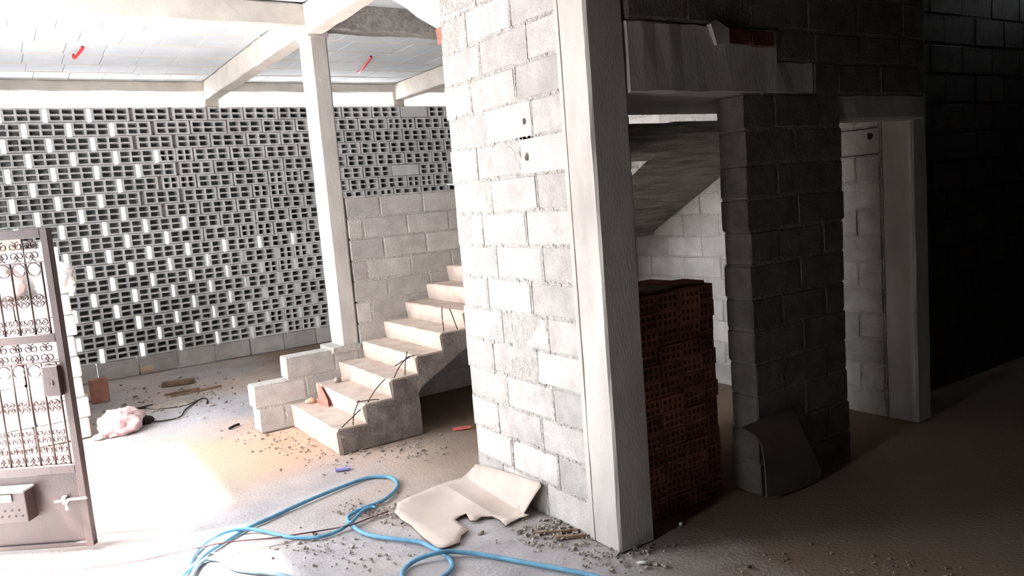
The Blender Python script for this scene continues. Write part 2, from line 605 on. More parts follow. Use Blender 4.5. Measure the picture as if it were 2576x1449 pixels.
beam('ceiling_beam', (4.45, 5.95, 2.955), (4.6, 9.42, 3.16), 1, 'second ceiling beam near the broad block wall, meeting the right stub')
beam('ceiling_beam', (FACADE, 5.8, 2.99), (2.12, 5.98, 3.16), 0, 'long pale cross beam reaching left from the slender post')
beam('ceiling_beam', (2.26, 5.8, 2.985), (4.7, 5.98, 3.2), 0, 'rough grey cross beam right of the slender post, above the stairs', M_ROUGH, .012)
beam('ceiling_beam', (2.105, 2.72, 2.94), (2.235, 5.8, 3.16), 1, 'pale ceiling beam running from the slender post over the broad block wall')

ceil = thing('ceiling', (2.2, 7.5, 3.15), 'pale slab ceiling of hollow blocks in rows between ribs', 'ceiling', None, 'structure')
box_obj('slab', (FACADE, 2.3, 3.172), (7.2, 9.45, 3.4), M_CEIL, ceil)
ribs = [5.98, 6.48, 6.97, 7.46, 7.95, 8.41, 8.83, 9.27]
for i in range(len(ribs) - 1):
    y0, y1 = ribs[i], ribs[i + 1]
    for (xa, xb) in ((FACADE, 2.1), (2.25, 4.45)):
        for (a, b) in running(xa, xb, 0.31, random.uniform(.06, .3)):
            link('ceiling_block', block_mesh(b - a - .004, y1 - y0 - .034, .06, 0, .003, .001), M_CEIL, ceil,
                 ((a + b) / 2 - 2.2, (y0 + y1) / 2 - 7.5, 3.19 - 3.15 + random.uniform(-.003, .003)))
    rough_bar('rib', (FACADE, y1 - .016, 3.158), (4.45, y1 + .016, 3.19), M_BEAM, ceil, 0, .5, .002, .004)
for i, y0 in enumerate(np.arange(3.1, 5.75, .45)):
    box_obj('ceiling_strip', (FACADE, y0, 3.16), (2.1, y0 + .43, 3.19), M_CEIL, ceil, .003)

# ------------------------------------------------------------------ slender post
post = thing('concrete_post', (2.2, 5.92, 0.5), 'slender pale concrete post standing at the foot of the stairs', 'post', None, 'structure')
rough_bar('shaft', (2.12, 5.8, 0.5), (2.266, 6.04, 2.93), M_CAST, post, 2, .2, .003, .016)
rough_bar('head', (2.105, 5.79, 2.92), (2.275, 6.05, 3.16), M_CAST, post, 2, .06, .004)
rough_bar('base_mortar', (2.03, 5.785, 0.50), (2.285, 6.06, 0.548), M_MORTAR, post, 2, .03, .008, .015)
box_obj('footing', (2.04, 5.97, 0), (2.28, 6.05, .5), M_CAST, post)

# ------------------------------------------------------------------ stair wall, stepped blocks and stairs
ws = wall_root('wall_stair', (2.9, 5.9, 0), 'low block wall behind the stairs stepping down beside the post')
rows = []
zz = [0, .185, .36, .53, .70, .867, 1.035, 1.20, 1.37, 1.535, 1.70]
spans_low = [[(1.42, 1.62), (1.62, 2.0), (2.0, 2.3)], [(1.40, 1.80), (1.80, 2.2)], [(1.66, 2.05)]]
for i in range(10):
    z0, z1 = zz[i], zz[i + 1]
    if i < 3:
        sp = spans_low[i] + running(spans_low[i][-1][1], 4.6, .385, .2)
    else:
        sp = running(2.27, 4.6, .385, .29 if i % 2 else .13)
    rows.append((z0, z1, sp))
for i in range(9):
    rows.append((1.70 + i * .165, 1.70 + (i + 1) * .165 if i < 8 else 3.02, running(3.75, 4.6, .385, .22 if i % 2 else .36)))
block_wall(ws, 'x', 5.88, .16, rows)

stair = thing('staircase', (1.66, 5.32, 0), 'raw concrete staircase with worn open treads beside the slender post', 'stairs', None, 'structure')
YA, YB = 4.85, 5.80
NX, NZ, RUN, RISE, NS = 1.665, .172, .2065, .1285, 9


def step_mesh(i):
    x0, zt = NX + RUN * i, NZ + RISE * i
    x1 = x0 + RUN + .02
    bm = bmesh.new()
    n = 12
    zb = zt - RISE if i else 0.0
    rings = []
    for k in range(n + 1):
        y = YA + (YB - YA) * k / n
        e = .006 if 0 < k < n else .014
        ch = random.uniform(.006, .012) + (.012 if k == 0 else 0)
        j = lambda s=.003: random.uniform(-s, s)
        rings.append([bm.verts.new(p) for p in ((x0 + .012 + j(), y, zb), (x0 + j(), y + (j(e) if k in (0, n) else 0), zt - ch), (x0 + ch + j(), y, zt + j(.002)), (x1, y, zt + j(.004)), (x1, y, zb))])
    for k in range(n):
        for q in range(5):
            bm.faces.new((rings[k][q], rings[k][(q + 1) % 5], rings[k + 1][(q + 1) % 5], rings[k + 1][q]))
    bm.faces.new(rings[0])
    bm.faces.new(rings[-1])
    bmesh.ops.recalc_face_normals(bm, faces=bm.faces[:])
    for v in bm.verts:
        v.co -= stair.location
    return from_bm(bm, 'step')


for i in range(NS):
    link('step', step_mesh(i), M_STEP, stair)
# rough side render and the sloping waist below the steps
side = [(1.71, 0), (2.292, 0), (2.295, .20), (2.285, .315), (2.50, .435), (2.69, .54), (3.3, .905), (3.55, 1.06), (3.6, 1.19)]
top = []
for i in range(NS - 1, -1, -1):
    x0, zt = NX + RUN * i, NZ + RISE * i
    top += [(x0 + RUN - .02, zt - .012), (x0 + .02, zt - .012)]
    if i:
        top += [(x0 + .018, zt - RISE - .012)]
sidepoly = side + [(3.52, 1.19)] + top[2:]
prism('stair_side', sidepoly, 1, YA - .006, YA + .05, M_STRING, stair, .003)
prism('waist_slab', side + [(3.5, 1.06), (1.73, .02)], 1, YA + .04, YB - .01, M_STRING, stair)
# landing and second flight along the right wall
box_obj('landing', (3.5, YA - .02, 1.19), (4.58, 5.79, 1.33), M_BOARD, stair)
fl2 = [(4.87, 1.19), (3.60, 1.891), (3.56, 1.915), (3.56, 1.945)]
for k in range(6):
    yk, zk = 3.56 + .02 + k * .215, 1.99 - k * .119
    fl2 += [(yk, zk), (yk + .215, zk - .012)]
fl2 += [(4.87, 1.33)]
prism('upper_flight', [(y, z) for (y, z) in fl2], 0, 3.62, 4.58, M_BOARD, stair)
prism('flight_lip', [(3.56, 1.908), (3.82, 1.765), (3.82, 1.86), (3.56, 1.98)], 0, 3.15, 3.63, M_BOARD, stair, .006)
# starter bars sticking out of the open side
z4 = lambda q: (600 + q[0] / 2.684, 640 + q[1] / 2.684)
bars = [[(685, 1180), (760, 1108), (825, 1045)], [(775, 1150), (780, 1075), (815, 985)], [(815, 995), (930, 978), (960, 990)],
        [(870, 1005), (920, 920), (990, 840)], [(1045, 845), (1080, 770), (1130, 705), (1170, 685), (1305, 667)], [(1070, 745), (1110, 720), (1160, 690)],
        [(1125, 825), (1125, 740), (1138, 655)], [(1388, 530), (1376, 430), (1373, 350)], [(1480, 510), (1450, 430), (1425, 365)]]
for b in bars:
    P = [aty(*z4(q), YA + .03) for q in b]
    P[0] = P[0] + (P[0] - P[1]).normalized() * .02
    tube_obj('rebar', [p - stair.location for p in smooth_path(P, 4)], .0035, M_RUST, stair, 6)

# ------------------------------------------------------------------ broad lit block wall and corner pillar
WX = 2.105
wm = wall_root('wall_middle', (WX + .1, 3.2, 0), 'broad sunlit pale block wall ending in the tall corner pillar')
rows = []
for i in range(18):
    z0, z1 = i * .17, (i + 1) * .17
    e = 3.76 + random.uniform(-.018, .014)
    j = (3.38, 2.972) if i % 2 == 1 else (3.495, 3.085)
    rows.append((z0, min(z1, 2.94) if i < 17 else 2.94, [(2.72, j[1]), (j[1], j[0]), (j[0], e)]))
holes = [(11, 3.034), (10, 3.034), (7, 2.775)]
core = []


def holed_mesh(L, T, H, u, w, r, depth, seed):
    """a block whose face (at -x side after turning) is broken through at (u, w)"""
    rnd = random.Random(seed)
    bm = bmesh.new()
    xs = [-L / 2, u - r * 1.6, u + r * 1.6, L / 2]
    zs = [-H / 2, w - r * 1.6, w + r * 1.6, H / 2]
    V = [[bm.verts.new((x, T / 2, z)) for z in zs] for x in xs]
    ctr = None
    for i in range(3):
        for j in range(3):
            q = (V[i][j], V[i + 1][j], V[i + 1][j + 1], V[i][j + 1])
            if i == 1 and j == 1:
                ring = [bm.verts.new((u + r * math.cos(a) * rnd.uniform(.75, 1.1), T / 2 - .002, w + r * math.sin(a) * rnd.uniform(.8, 1.2))) for a in [math.radians(225 + 45 * k) for k in range(8)]]
                for k in range(4):
                    bm.faces.new((q[k], q[(k + 1) % 4], ring[(2 * k + 2) % 8], ring[2 * k + 1], ring[2 * k]))
                deep = [bm.verts.new((v.co.x * 1.0, T / 2 - depth, v.co.z)) for v in ring]
                for k in range(8):
                    bm.faces.new((ring[k], ring[(k + 1) % 8], deep[(k + 1) % 8], deep[k]))
                bm.faces.new(deep)
            else:
                bm.faces.new(q)
    bk = [bm.verts.new((sx * L / 2, -T / 2, sz * H / 2)) for sx, sz in ((-1, -1), (1, -1), (1, 1), (-1, 1))]
    bm.faces.new(bk)
    for e in ([V[i][0] for i in range(4)] + [bk[1], bk[0]], [V[i][3] for i in range(4)] + [bk[2], bk[3]],
              [V[0][j] for j in range(4)] + [bk[3], bk[0]], [V[3][j] for j in range(4)] + [bk[2], bk[1]]):
        bm.faces.new(e)
    bmesh.ops.recalc_face_normals(bm, faces=bm.faces[:])
    return from_bm(bm, 'holed_block')


HO = {(11, 1): (0.0, .075, .016, .12), (10, 1): (0.0, -.004, .03, .018), (7, 0): (-.10, -.02, .035, .012)}
new_rows = []
for i, (z0, z1, sp) in enumerate(rows):
    keep = []
    for k, (a, b) in enumerate(sp):
        key = {(11, 3.034): 1}.get
        done = False
        for (ri, yy, rad, dep) in ((11, 3.034, .017, .12), (10, 3.034, .02, .018)):
            if i == ri and a < yy < b:
                L, H = b - a - .012, z1 - z0 - .012
                zc = {11: 1.947, 10: 1.781, 7: 1.253}[ri]
                me = holed_mesh(L, .165, H, yy - (a + b) / 2, zc - (z0 + z1) / 2, rad, dep, ri)
                link('block', me, M_BLOCK, wm, Vector((WX + .0825, (a + b) / 2, (z0 + z1) / 2)) - wm.location, (0, 0, math.pi / 2))
                done = True
        keep.append((a, b, done))
    new_rows.append((z0, z1, keep))
core = bmesh.new()
for (z0, z1, sp) in new_rows:
    for (a, b, done) in sp:
        if done:
            for zc in (z0, z1):
                bm_box(core, Vector((WX + .0825, (a + b) / 2, zc)) - wm.location, (.1595, b - a, .022))
            for yc in (a, b):
                bm_box(core, Vector((WX + .0825, yc, (z0 + z1) / 2)) - wm.location, (.1585, .03, z1 - z0))
            bm_box(core, Vector((WX + .155, (a + b) / 2, (z0 + z1) / 2)) - wm.location, (.02, b - a, z1 - z0))
        else:
            me = block_mesh(b - a - .012, .165, z1 - z0 - .012, random.randrange(3))
            link('block', me, M_BLOCK, wm, Vector((WX + .0825 + random.uniform(-.001, .003), (a + b) / 2, (z0 + z1) / 2)) - wm.location,
                 (random.uniform(-.004, .004), 0, math.pi / 2 + random.uniform(-.006, .006)))
            bm_box(core, Vector((WX + .0825, (a + b) / 2, (z0 + z1) / 2)) - wm.location, (.160, b - a - .02, z1 - z0))
    for y in [s[0] for s in sp] + [sp[-1][1] - .02]:
        bm_box(core, Vector((WX + .0825, y + .008, (z0 + z1) / 2)) - wm.location, (.161, .024, z1 - z0))
link('mortar', from_bm(core, 'mortar'), M_MORTAR, wm)
# mortar crumbs squeezed out of the joints
cr = bmesh.new()
for (z0, z1, sp) in new_rows:
    for _ in range(22):
        y = random.uniform(2.74, sp[-1][1] - .02)
        s = random.uniform(.004, .011)
        bm_box(cr, Vector((WX + .004, y, z0 + random.uniform(-.008, .006))) - wm.location, (s, s * random.uniform(1, 3.5), s), Matrix.Rotation(random.uniform(-.5, .5), 3, 'X'))
    for (a, b, d) in sp[1:]:
        for _ in range(5):
            s = random.uniform(.004, .009)
            bm_box(cr, Vector((WX + .004, a + random.uniform(-.006, .006), random.uniform(z0, z1))) - wm.location, (s, s, s * random.uniform(1, 4)), Matrix.Rotation(random.uniform(-.3, .3), 3, 'X'))
tag(link('mortar_crumbs', from_bm(cr, 'mortar_crumbs'), M_MORTAR, wm), kind='stuff')
prism('haunch', [(3.72, 2.46), (3.78, 2.53), (4.0, 2.64), (4.16, 2.735), (4.32, 2.82), (4.5, 2.94), (3.72, 2.94)], 0, WX + .004, WX + .12, M_WHITE, wm, .006)
box_obj('brick_fragment', (WX - .002, 3.735, 2.45), (WX + .1, 3.80, 2.54), M_CLAY, wm, .008, .006)

pil = thing('corner_pillar', (2.207, 2.63, 0), 'tall cast concrete corner pillar with one bright and one shaded face', 'pillar', None, 'structure')
rough_bar('shaft', (2.10, 2.535, 0), (2.309, 2.72, 3.16), M_CAST, pil, 2, .16, .004, .012)
prism('plaster_ledge', [(2.715, 0), (2.745, 0), (2.74, 1.5), (2.738, 3.0), (2.715, 3.0)], 0, WX - .007, WX + .02, M_CAST, pil, .001)

# ------------------------------------------------------------------ doorway wall in shade
DY = 2.60
wd = wall_root('wall_doorway', (3.4, DY, 0), 'shaded block wall with two doorways to the right of the pillar')
pr = [0, .17, .34, .518, .681, .85, 1.006, 1.174, 1.337, 1.5, 1.66, 1.83, 2.0]
rows = []
for i in range(12):
    e = 3.785 + random.uniform(-.012, .012)
    s = 3.015 + random.uniform(-.012, .006)
    if i % 2:
        sp = [(s, 3.245), (3.245, 3.6), (3.6, e)]
    else:
        sp = [(s, 3.40), (3.40, e)]
    rows.append((pr[i], pr[i + 1], sp))
rows.append((2.0, 2.16, running(3.57, 4.62, .39, .2)))
rows.append((2.16, 2.31, running(3.285, 4.62, .39, .3)))
for i in range(4):
    rows.append((2.31 + i * .2, 2.31 + (i + 1) * .2, running(2.312, 4.62, .43, .2 if i % 2 else .36)))
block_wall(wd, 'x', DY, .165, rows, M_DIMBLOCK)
rough_bar('lintel', (2.312, 2.518, 2.0), (3.28, 2.68, 2.305), M_CAST, wd, 0, .08, .007, .008)
rough_bar('lintel_end', (3.28, 2.522, 1.995), (3.565, 2.68, 2.162), M_CAST, wd, 0, .06, .008, .01)
rough_bar('door_lintel', (3.76, 2.525, 1.865), (4.62, 2.68, 2.0), M_CAST, wd, 0, .1, .005)
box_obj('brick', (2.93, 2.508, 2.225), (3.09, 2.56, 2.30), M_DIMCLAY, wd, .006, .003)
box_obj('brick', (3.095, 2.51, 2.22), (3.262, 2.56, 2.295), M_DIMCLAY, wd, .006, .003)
box_obj('store_slab', (2.312, 2.68, 2.0), (4.60, 3.30, 2.10), M_CAST, wd, .004)
prism('mortar_lump', [(2.80, 2.305), (2.84, 2.325), (2.93, 2.29), (2.92, 2.22), (2.84, 2.215)], 1, 2.50, 2.54, M_CAST, wd, .006)

cp = thing('right_pillar', (4.69, 2.7, 0), 'dim concrete pillar at the far side of the second doorway', 'pillar', None, 'structure')
rough_bar('shaft', (4.612, 2.6, 0), (4.775, 2.8, 3.16), M_CAST, cp, 2, .16, .004, .012)

wr = wall_root('wall_right', (4.7, 4.3, 0), 'block wall closing the stair bay, lit at its top')
rows = []
for i in range(18):
    sp = running(2.8, 5.8, .385, .165 if i % 2 else .35)
    rows.append((.168 * i, .168 * (i + 1), sp))
# one block near the top is broken through
hole_done = False
nr = []
core = bmesh.new()
for i, (z0, z1, sp) in enumerate(rows):
    for (a, b) in sp:
        L, H = b - a - .012, z1 - z0 - .012
        if not hole_done and a < 2.86 < b and z0 < 1.80 < z1:
            me = holed_mesh(L, .17, H, 2.868 - (a + b) / 2, 1.80 - (z0 + z1) / 2, .022, .12, 5)
            hole_done = True
        else:
            me = block_mesh(L, .17, H, random.randrange(3))
            bm_box(core, Vector((4.688, (a + b) / 2, (z0 + z1) / 2)) - wr.location, (.160, b - a - .02, z1 - z0))
        link('block', me, M_BLOCK, wr, Vector((4.688 + random.uniform(-.003, .003), (a + b) / 2, (z0 + z1) / 2)) - wr.location, (0, 0, math.pi / 2 + random.uniform(-.005, .005)))
        bm_box(core, Vector((4.688, a + .004, (z0 + z1) / 2)) - wr.location, (.1538, .02, z1 - z0))
bm_box(core, Vector((4.785, 4.35, 1.6)) - wr.location, (.02, 3.1, 3.2))
box_obj('return_face', (4.78, 5.84, 0), (5.5, 5.95, 3.17), M_BLOCK, wr)
box_obj('return_face', (5.4, 5.95, 0), (5.5, 9.46, 3.17), M_BLOCK, wr)
link('mortar', from_bm(core, 'mortar'), M_MORTAR, wr)

wcl = wall_root('wall_light_blocker', (2.8, 3.69, 0), 'block return wall behind the broad pale wall, closing the brick store')  # added out of sight, keeps stair bay light off the right wall
block_wall(wcl, 'x', 3.69, .14, [(.17 * i, .17 * (i + 1), running(2.285, 3.3, .385, .2 if i % 2 else .37)) for i in range(16)])

wpr = wall_root('wall_pier_blocker', (3.7, 2.95, 0), 'short block wall behind the pier, dividing the two doorways')  # hidden blocker, added to dim the wall seen through the second doorway
block_wall(wpr, 'y', 3.7, .14, [(.17 * i, .17 * (i + 1), running(2.69, 3.2, .385, .2 if i % 2 else .37)) for i in range(11)])

# dark room shell
shell = wall_root('wall_front', (3.0, -2.0, 0), 'unlit wall behind the viewer')
box_obj('face', (FACADE, -3.1, 0), (7.2, -2.95, 3.0), M_SHADE, shell)
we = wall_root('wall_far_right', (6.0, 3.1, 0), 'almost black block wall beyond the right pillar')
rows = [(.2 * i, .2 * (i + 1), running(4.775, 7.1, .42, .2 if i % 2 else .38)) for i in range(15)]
block_wall(we, 'x', 2.99, .17, rows, M_SHADEBLOCK)
box_obj('end_face', (7.1, -3, 0), (7.25, 3.1, 3.0), M_SHADE, we)
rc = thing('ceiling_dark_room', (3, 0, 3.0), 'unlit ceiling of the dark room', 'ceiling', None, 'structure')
box_obj('slab', (FACADE, -3.1, 2.98), (7.25, 2.53, 3.15), M_SHADE, rc)
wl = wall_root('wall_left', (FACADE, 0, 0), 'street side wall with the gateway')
box_obj('face', (FACADE - .15, -3.1, 0), (FACADE, SIDE_A, 3.4), M_SHADE, wl)
box_obj('face', (FACADE - .15, SIDE_B, 0), (FACADE, OPEN_A, 3.4), M_BLOCK, wl)
box_obj('face', (FACADE - .15, OPEN_B, 0), (FACADE, 9.45, 3.4), M_BLOCK, wl)
box_obj('header', (FACADE - .15, SIDE_A, SIDE_Z), (FACADE, SIDE_B, 3.4), M_BLOCK, wl)
box_obj('header', (FACADE - .15, OPEN_A, OPEN_Z), (FACADE, OPEN_B, 3.4), M_BLOCK, wl)
so = wall_root('wall_across_street', (-6, 4, 0), 'plain wall on the far side of the street')
box_obj('face', (-6.2, -12, 0), (-6, 20, 2.4), M_BLOCK, so)

# ------------------------------------------------------------------ clay brick stack in the first doorway


def clay_mesh(L, T, H):
    me = hollow_mesh(L, H, T, 4, 2, .10, .011, .012)
    return me


hm = hollow_mesh(.143, .0815, .22, 4, 2, .035, .0135, .0135)
hm.materials.append(M_CLAY)
COLN = ('leftmost', 'second', 'third', 'rightmost')
ORD = ('lowest course', 'second course up', 'third course up', 'fourth course up', 'fifth course up', 'sixth course up', 'middle course', 'sixth course down',
       'fifth course down', 'fourth course down', 'third course down', 'second course down', 'topmost course')
for r in range(13):
    for c in range(4):
        x = 2.395 + c * .1485 + random.uniform(-.004, .004) + (.07 * 0)
        y = 2.795 + (.05 if c == 3 else 0) + random.uniform(-.008, .008)
        if r == 12 and c == 0:
            pass
        o = link('clay_brick', hm, None, None, (x + .07, y, .042 + r * .0835), (0, 0, random.uniform(-.03, .03)))
        o['group'] = 'clay bricks stacked in the first doorway'
        o['category'] = 'brick'
        o['label'] = f'red clay hollow brick in the doorway stack, {COLN[c]} column, {ORD[r]}'
for r in range(13):
    for c in range(4):
        o = link('clay_brick', hm, None, None, (2.395 + c * .1485 + .07, 3.066 + random.uniform(-.004, .004), .042 + r * .0835), (0, 0, random.uniform(-.02, .02)))
        tag(o, f'red clay hollow brick, back row of doorway stack, {COLN[c]} column, {ORD[r]}', 'brick', 'clay bricks stacked in the first doorway')
slabme = block_mesh(.30, .20, .018, 5, .003, .002)
for i, (x, y, z, a, m, lab) in enumerate(((2.60, 2.80, 1.096, .05, M_CHIP, 'grey flat offcut lying on top of the brick stack, front left'),
                                          (2.82, 2.83, 1.096, -.12, M_CLAY, 'red clay tile lying flat on top of the brick stack'))):
    me = block_mesh(.20 + .04 * i, .16, .016, 6 + i, .003, .002).copy()
    o = link('flat_tile', me, m, None, (x, y, z), (0, 0, a))
    tag(o, lab, 'tile')

# leaning board by the pier
bd = bmesh.new()
pts = []
for q in ((1866, 1075), (1925, 1052), (1985, 1036), (1996, 1038), (2003, 1046), (2036, 1118), (2066, 1184), (2066, 1196), (2056, 1210), (2030, 1224), (1960, 1246), (1930, 1251), (1926, 1180), (1918, 1120), (1900, 1095)):
    d = ray(*q)
    k = (2.435 + .10 * EYE) / (d[1] - .10 * d[2])
    pts.append((d[0] * k, d[1] * k, max(EYE + d[2] * k, .002)))
A = [bd.verts.new(p) for p in pts]
B = [bd.verts.new((p[0], p[1] + .008, p[2] - .002)) for p in pts]
bd.faces.new(A)
bd.faces.new(B[::-1])
for i in range(len(pts)):
    j = (i + 1) % len(pts)
    bd.faces.new((A[i], B[i], B[j], A[j]))
bmesh.ops.recalc_face_normals(bd, faces=bd.faces[:])
tag(link('leaning_board', from_bm(bd, 'leaning_board'), M_PLY), 'dark round-cornered board leaning against the shaded pier', 'board')

# ------------------------------------------------------------------ gate
GA = Vector((.198, 4.391, 0))
GT = Vector((-.823, .567, 0)).normalized()
gate = thing('metal_gate', GA, 'brown wrought iron gate leaf with scrollwork and letter box, standing ajar', 'gate', rz=math.atan2(GT.y, GT.x))
GW = 0.92   # leaf width; local x runs from the free edge, local y = +1 faces the viewer


def gbox(name, u0, u1, z0, z1, y0, y1, m=M_STEEL, parent=gate, bevel=.003):
    bm = bmesh.new()
    bm_box(bm, ((u0 + u1) / 2, (y0 + y1) / 2, (z0 + z1) / 2), (u1 - u0, y1 - y0, z1 - z0))
    if bevel:
        bmesh.ops.bevel(bm, geom=bm.edges[:], offset=bevel, segments=1, affect='EDGES')
    return link(name, from_bm(bm, name), m, parent)


gbox('stile', 0, .038, .02, 1.636, -.02, .02)
gbox('stile', GW - .038, GW, .02, 1.636, -.02, .02)
for z0, z1 in ((1.59, 1.636), (1.075, 1.118), (.405, .452)):
    gbox('rail', .038, GW - .038, z0, z1, -.018, .018)
for z in (1.473, .975):
    gbox('thin_rail', .038, GW - .038, z - .003, z + .003, -.006, .006, M_IRON, bevel=0)
gbox('kick_plate', .03, GW - .03, .035, .41, -.008, .004)
gbox('bottom_rail', .0, GW, .022, .045, -.018, .018)
gbox('lock_box', .034, .112, .81, .962, -.02, .045)
gbox('keyhole_plate', .064, .080, .865, .89, .045, .048, M_IRON)
lb = gbox('letter_box', .275, .63, .19, .35, .004, .075)
gbox('lid', .265, .64, .35, .362, .0, .10, M_ZINC, lb)
gbox('flap', .34, .60, .30, .34, .075, .085, M_ZINC, lb)
hm2 = bmesh.new()
for k in range(18):
    u, z = .30 + (k % 9) * .035, .225 + (k // 9) * .03
    bmesh.ops.create_circle(hm2, cap_ends=True, radius=.006, segments=8, matrix=Matrix.Translation((u + (.015 if k // 9 else 0), .0762, z)) @ Matrix.Rotation(math.pi / 2, 4, 'X'))
link('vent_holes', from_bm(hm2, 'vent_holes'), M_DARK, lb)
lt = tube_obj('latch_bolt', [(.0, .02, .275), (.08, .02, .272), (.165, .02, .265)], .007, M_ZINC, gate)
tube_obj('latch_knob', [(.095, .02, .27), (.095, .04, .25), (.092, .045, .225)], .008, M_ZINC, lt)
gbox('latch_keeper', .105, .125, .25, .29, .004, .03, M_ZINC, lt)


def spiral(r, turns, a0, sgn=1, n=26):
    pts = []
    for k in range(n):
        t = k / (n - 1)
        a = a0 + sgn * turns * 2 * math.pi * t
        rr = r * (1 - .72 * t)
        pts.append((rr * math.cos(a), 0, rr * math.sin(a)))
    return pts


def iron_mesh(name, lines, r=.0035):
    bm = bmesh.new()
    for l in lines:
        bm_tube(bm, l, r, 5)
    bmesh.ops.recalc_face_normals(bm, faces=bm.faces[:])
    me = from_bm(bm, name, True)
    me.materials.append(M_IRON)
    return me


def shift(l, dx, dz, mx=1, mz=1):
    return [(p[0] * mx + dx, p[1], p[2] * mz + dz) for p in l]


ring = [(.032 * math.cos(a), 0, .032 * math.sin(a)) for a in [2 * math.pi * k / 20 for k in range(21)]]
sp1 = spiral(.017, 1.35, -math.pi / 2)
ME_RING = iron_mesh('ring', [ring])
ME_ROSETTE = iron_mesh('rosette', [ring] + [shift(spiral(.014, 1.2, math.pi), sx * .014, sz * .015, sx, sz) for sx in (-1, 1) for sz in (-1, 1)])
ME_PAIR = iron_mesh('scroll_pair', [shift(spiral(.018, 1.3, math.pi), sx * .017, sz * .02, sx, sz) for sx in (-1, 1) for sz in (-1, 1)])
big = spiral(.034, 1.45, math.pi)
ME_BIG = iron_mesh('c_scroll', [shift(spiral(.022, 1.3, math.pi / 2), sx * .016, .026, sx, 1) for sx in (-1, 1)] + [shift(spiral(.024, 1.3, -math.pi / 2, -1), sx * .016, -.024, sx, 1) for sx in (-1, 1)])
SPC = .0765
ub = [.065 + SPC * k for k in range(int((GW - .1) / SPC) + 1)]
me_bar1 = iron_mesh('bar', [[(0, 0, 1.118), (0, 0, 1.473)]], .006)
me_bar2 = iron_mesh('bar', [[(0, 0, .452), (0, 0, .975)]], .006)
me_bar3 = iron_mesh('bar', [[(0, 0, 1.473), (0, 0, 1.59)]], .004)
for i, u in enumerate(ub):
    link('bar', me_bar1, None, gate, (u, 0, 0))
    link('bar', me_bar2, None, gate, (u, 0, 0))
    if i % 2:
        link('bar', me_bar3, None, gate, (u, 0, 0))
    c = u + SPC / 2
    if c > GW - .06:
        continue
    link('ring', ME_RING, None, gate, (c, 0, 1.438))
    link('rosette', ME_ROSETTE, None, gate, (c, 0, 1.285))
    link('scroll_pair', ME_PAIR, None, gate, (c, 0, 1.158))
    link('c_scroll', ME_BIG, None, gate, (c, 0, 1.53))
    link('c_scroll', ME_BIG, None, gate, (c, 0, 1.022))
    link('ring', ME_RING, None, gate, (c, 0, .935))
    link('rosette', ME_ROSETTE, None, gate, (c, 0, .755))
    link('scroll_pair', ME_PAIR, None, gate, (c, 0, .60))
    link('c_scroll', ME_BIG, None, gate, (c, 0, .505), (0, 0, 0))
gpost = thing('gate_post', (-.62, 5.02, 0), 'concrete post carrying the gate hinges', 'post', None, 'structure')
rough_bar('shaft', (-.75, 4.93, 0), (-.58, 5.1, 3.16), M_CAST, gpost, 2, .3, .004)

# ------------------------------------------------------------------ stack of white blocks behind the gate
QX, QY, QZ = [], 6.92, 0
labels_rows = ['bottom', 'second', 'third', 'fourth', 'fifth', 'sixth', 'topmost']
for r in range(7):
    x1 = .40 + random.uniform(-.02, .02)
    for k in range(3):
        L = .365
        o = link('white_block', block_mesh(L, .2, .156, k % 3, .012, .003), M_WHITEBLOCK, None,
                 (x1 - L / 2 - k * .372 - (.0 if r % 2 else .03), QY + random.uniform(-.01, .01), .081 + r * .1625), (0, 0, random.uniform(-.03, .03)))
        tag(o, f'white block in the stack behind the gate, {labels_rows[r]} course, ' + ('at its right end' if k == 0 else 'in the middle' if k == 1 else 'at its left end'),
            'block', 'white blocks stacked behind the gate')


def lump(name, loc, size, m, seed, label, cat, rz=0.0, sub=2, rough=.18, flat=False):
    rnd = random.Random(seed)
    bm = bmesh.new()
    bmesh.ops.create_icosphere(bm, subdivisions=sub, radius=.5)
    off = Vector((seed * 3.1, seed * 1.7, seed))
    for v in bm.verts:
        p_ = v.co.copy()
        f_ = rnd.uniform(-rough, rough) if sub < 3 else 1.6 * rough * mnoise.noise(p_ * 4 + off) + 1.1 * rough * (1 - 2 * abs(mnoise.noise(p_ * 9 + off))) + .4 * rough * mnoise.noise(p_ * 22 + off)
        v.co *= 1 + f_
        v.co = Vector((v.co.x * size[0], v.co.y * size[1], v.co.z * size[2]))
        if v.co.z < -size[2] * .38:
            v.co.z = -size[2] * .38
    for v in bm.verts:
        v.co.z += size[2] * .38
    me = from_bm(bm, name, not flat)
    return tag(link(name, me, m, None, loc, (0, 0, rz)), label, cat)


lump('white_sack', (.30, 6.93, 1.139), (.26, .2, .26), M_WHITE, 3, 'crumpled white sack on the right end of the white block stack', 'sack', .2, 4, .18)
lump('grey_sack', (-.1, 6.92, 1.139), (.34, .2, .30), M_SACK, 4, 'slumped pale sack on the middle of the white block stack', 'sack', 0, 4, .15)
bb = tag(box_obj('white_board', (-.06, 7.06, 0.0), (.36, 7.085, 1.50), M_WHITE, None, .004), 'tall white board standing behind the white block stack', 'board')
tag(box_obj('tan_board', (-.30, 7.10, 0.0), (.12, 7.12, 1.62), M_TAN, None, .004), 'tall tan board standing behind the white board', 'board')

# ------------------------------------------------------------------ hoses and cables on the floor


def floor_path(px, r, lifts=None):
    P = []
    for i, q in enumerate(px):
        z = r + .002 + ((lifts or {}).get(i, 0))
        P.append(at(q[0], q[1], z))
    return smooth_path(P, 6)


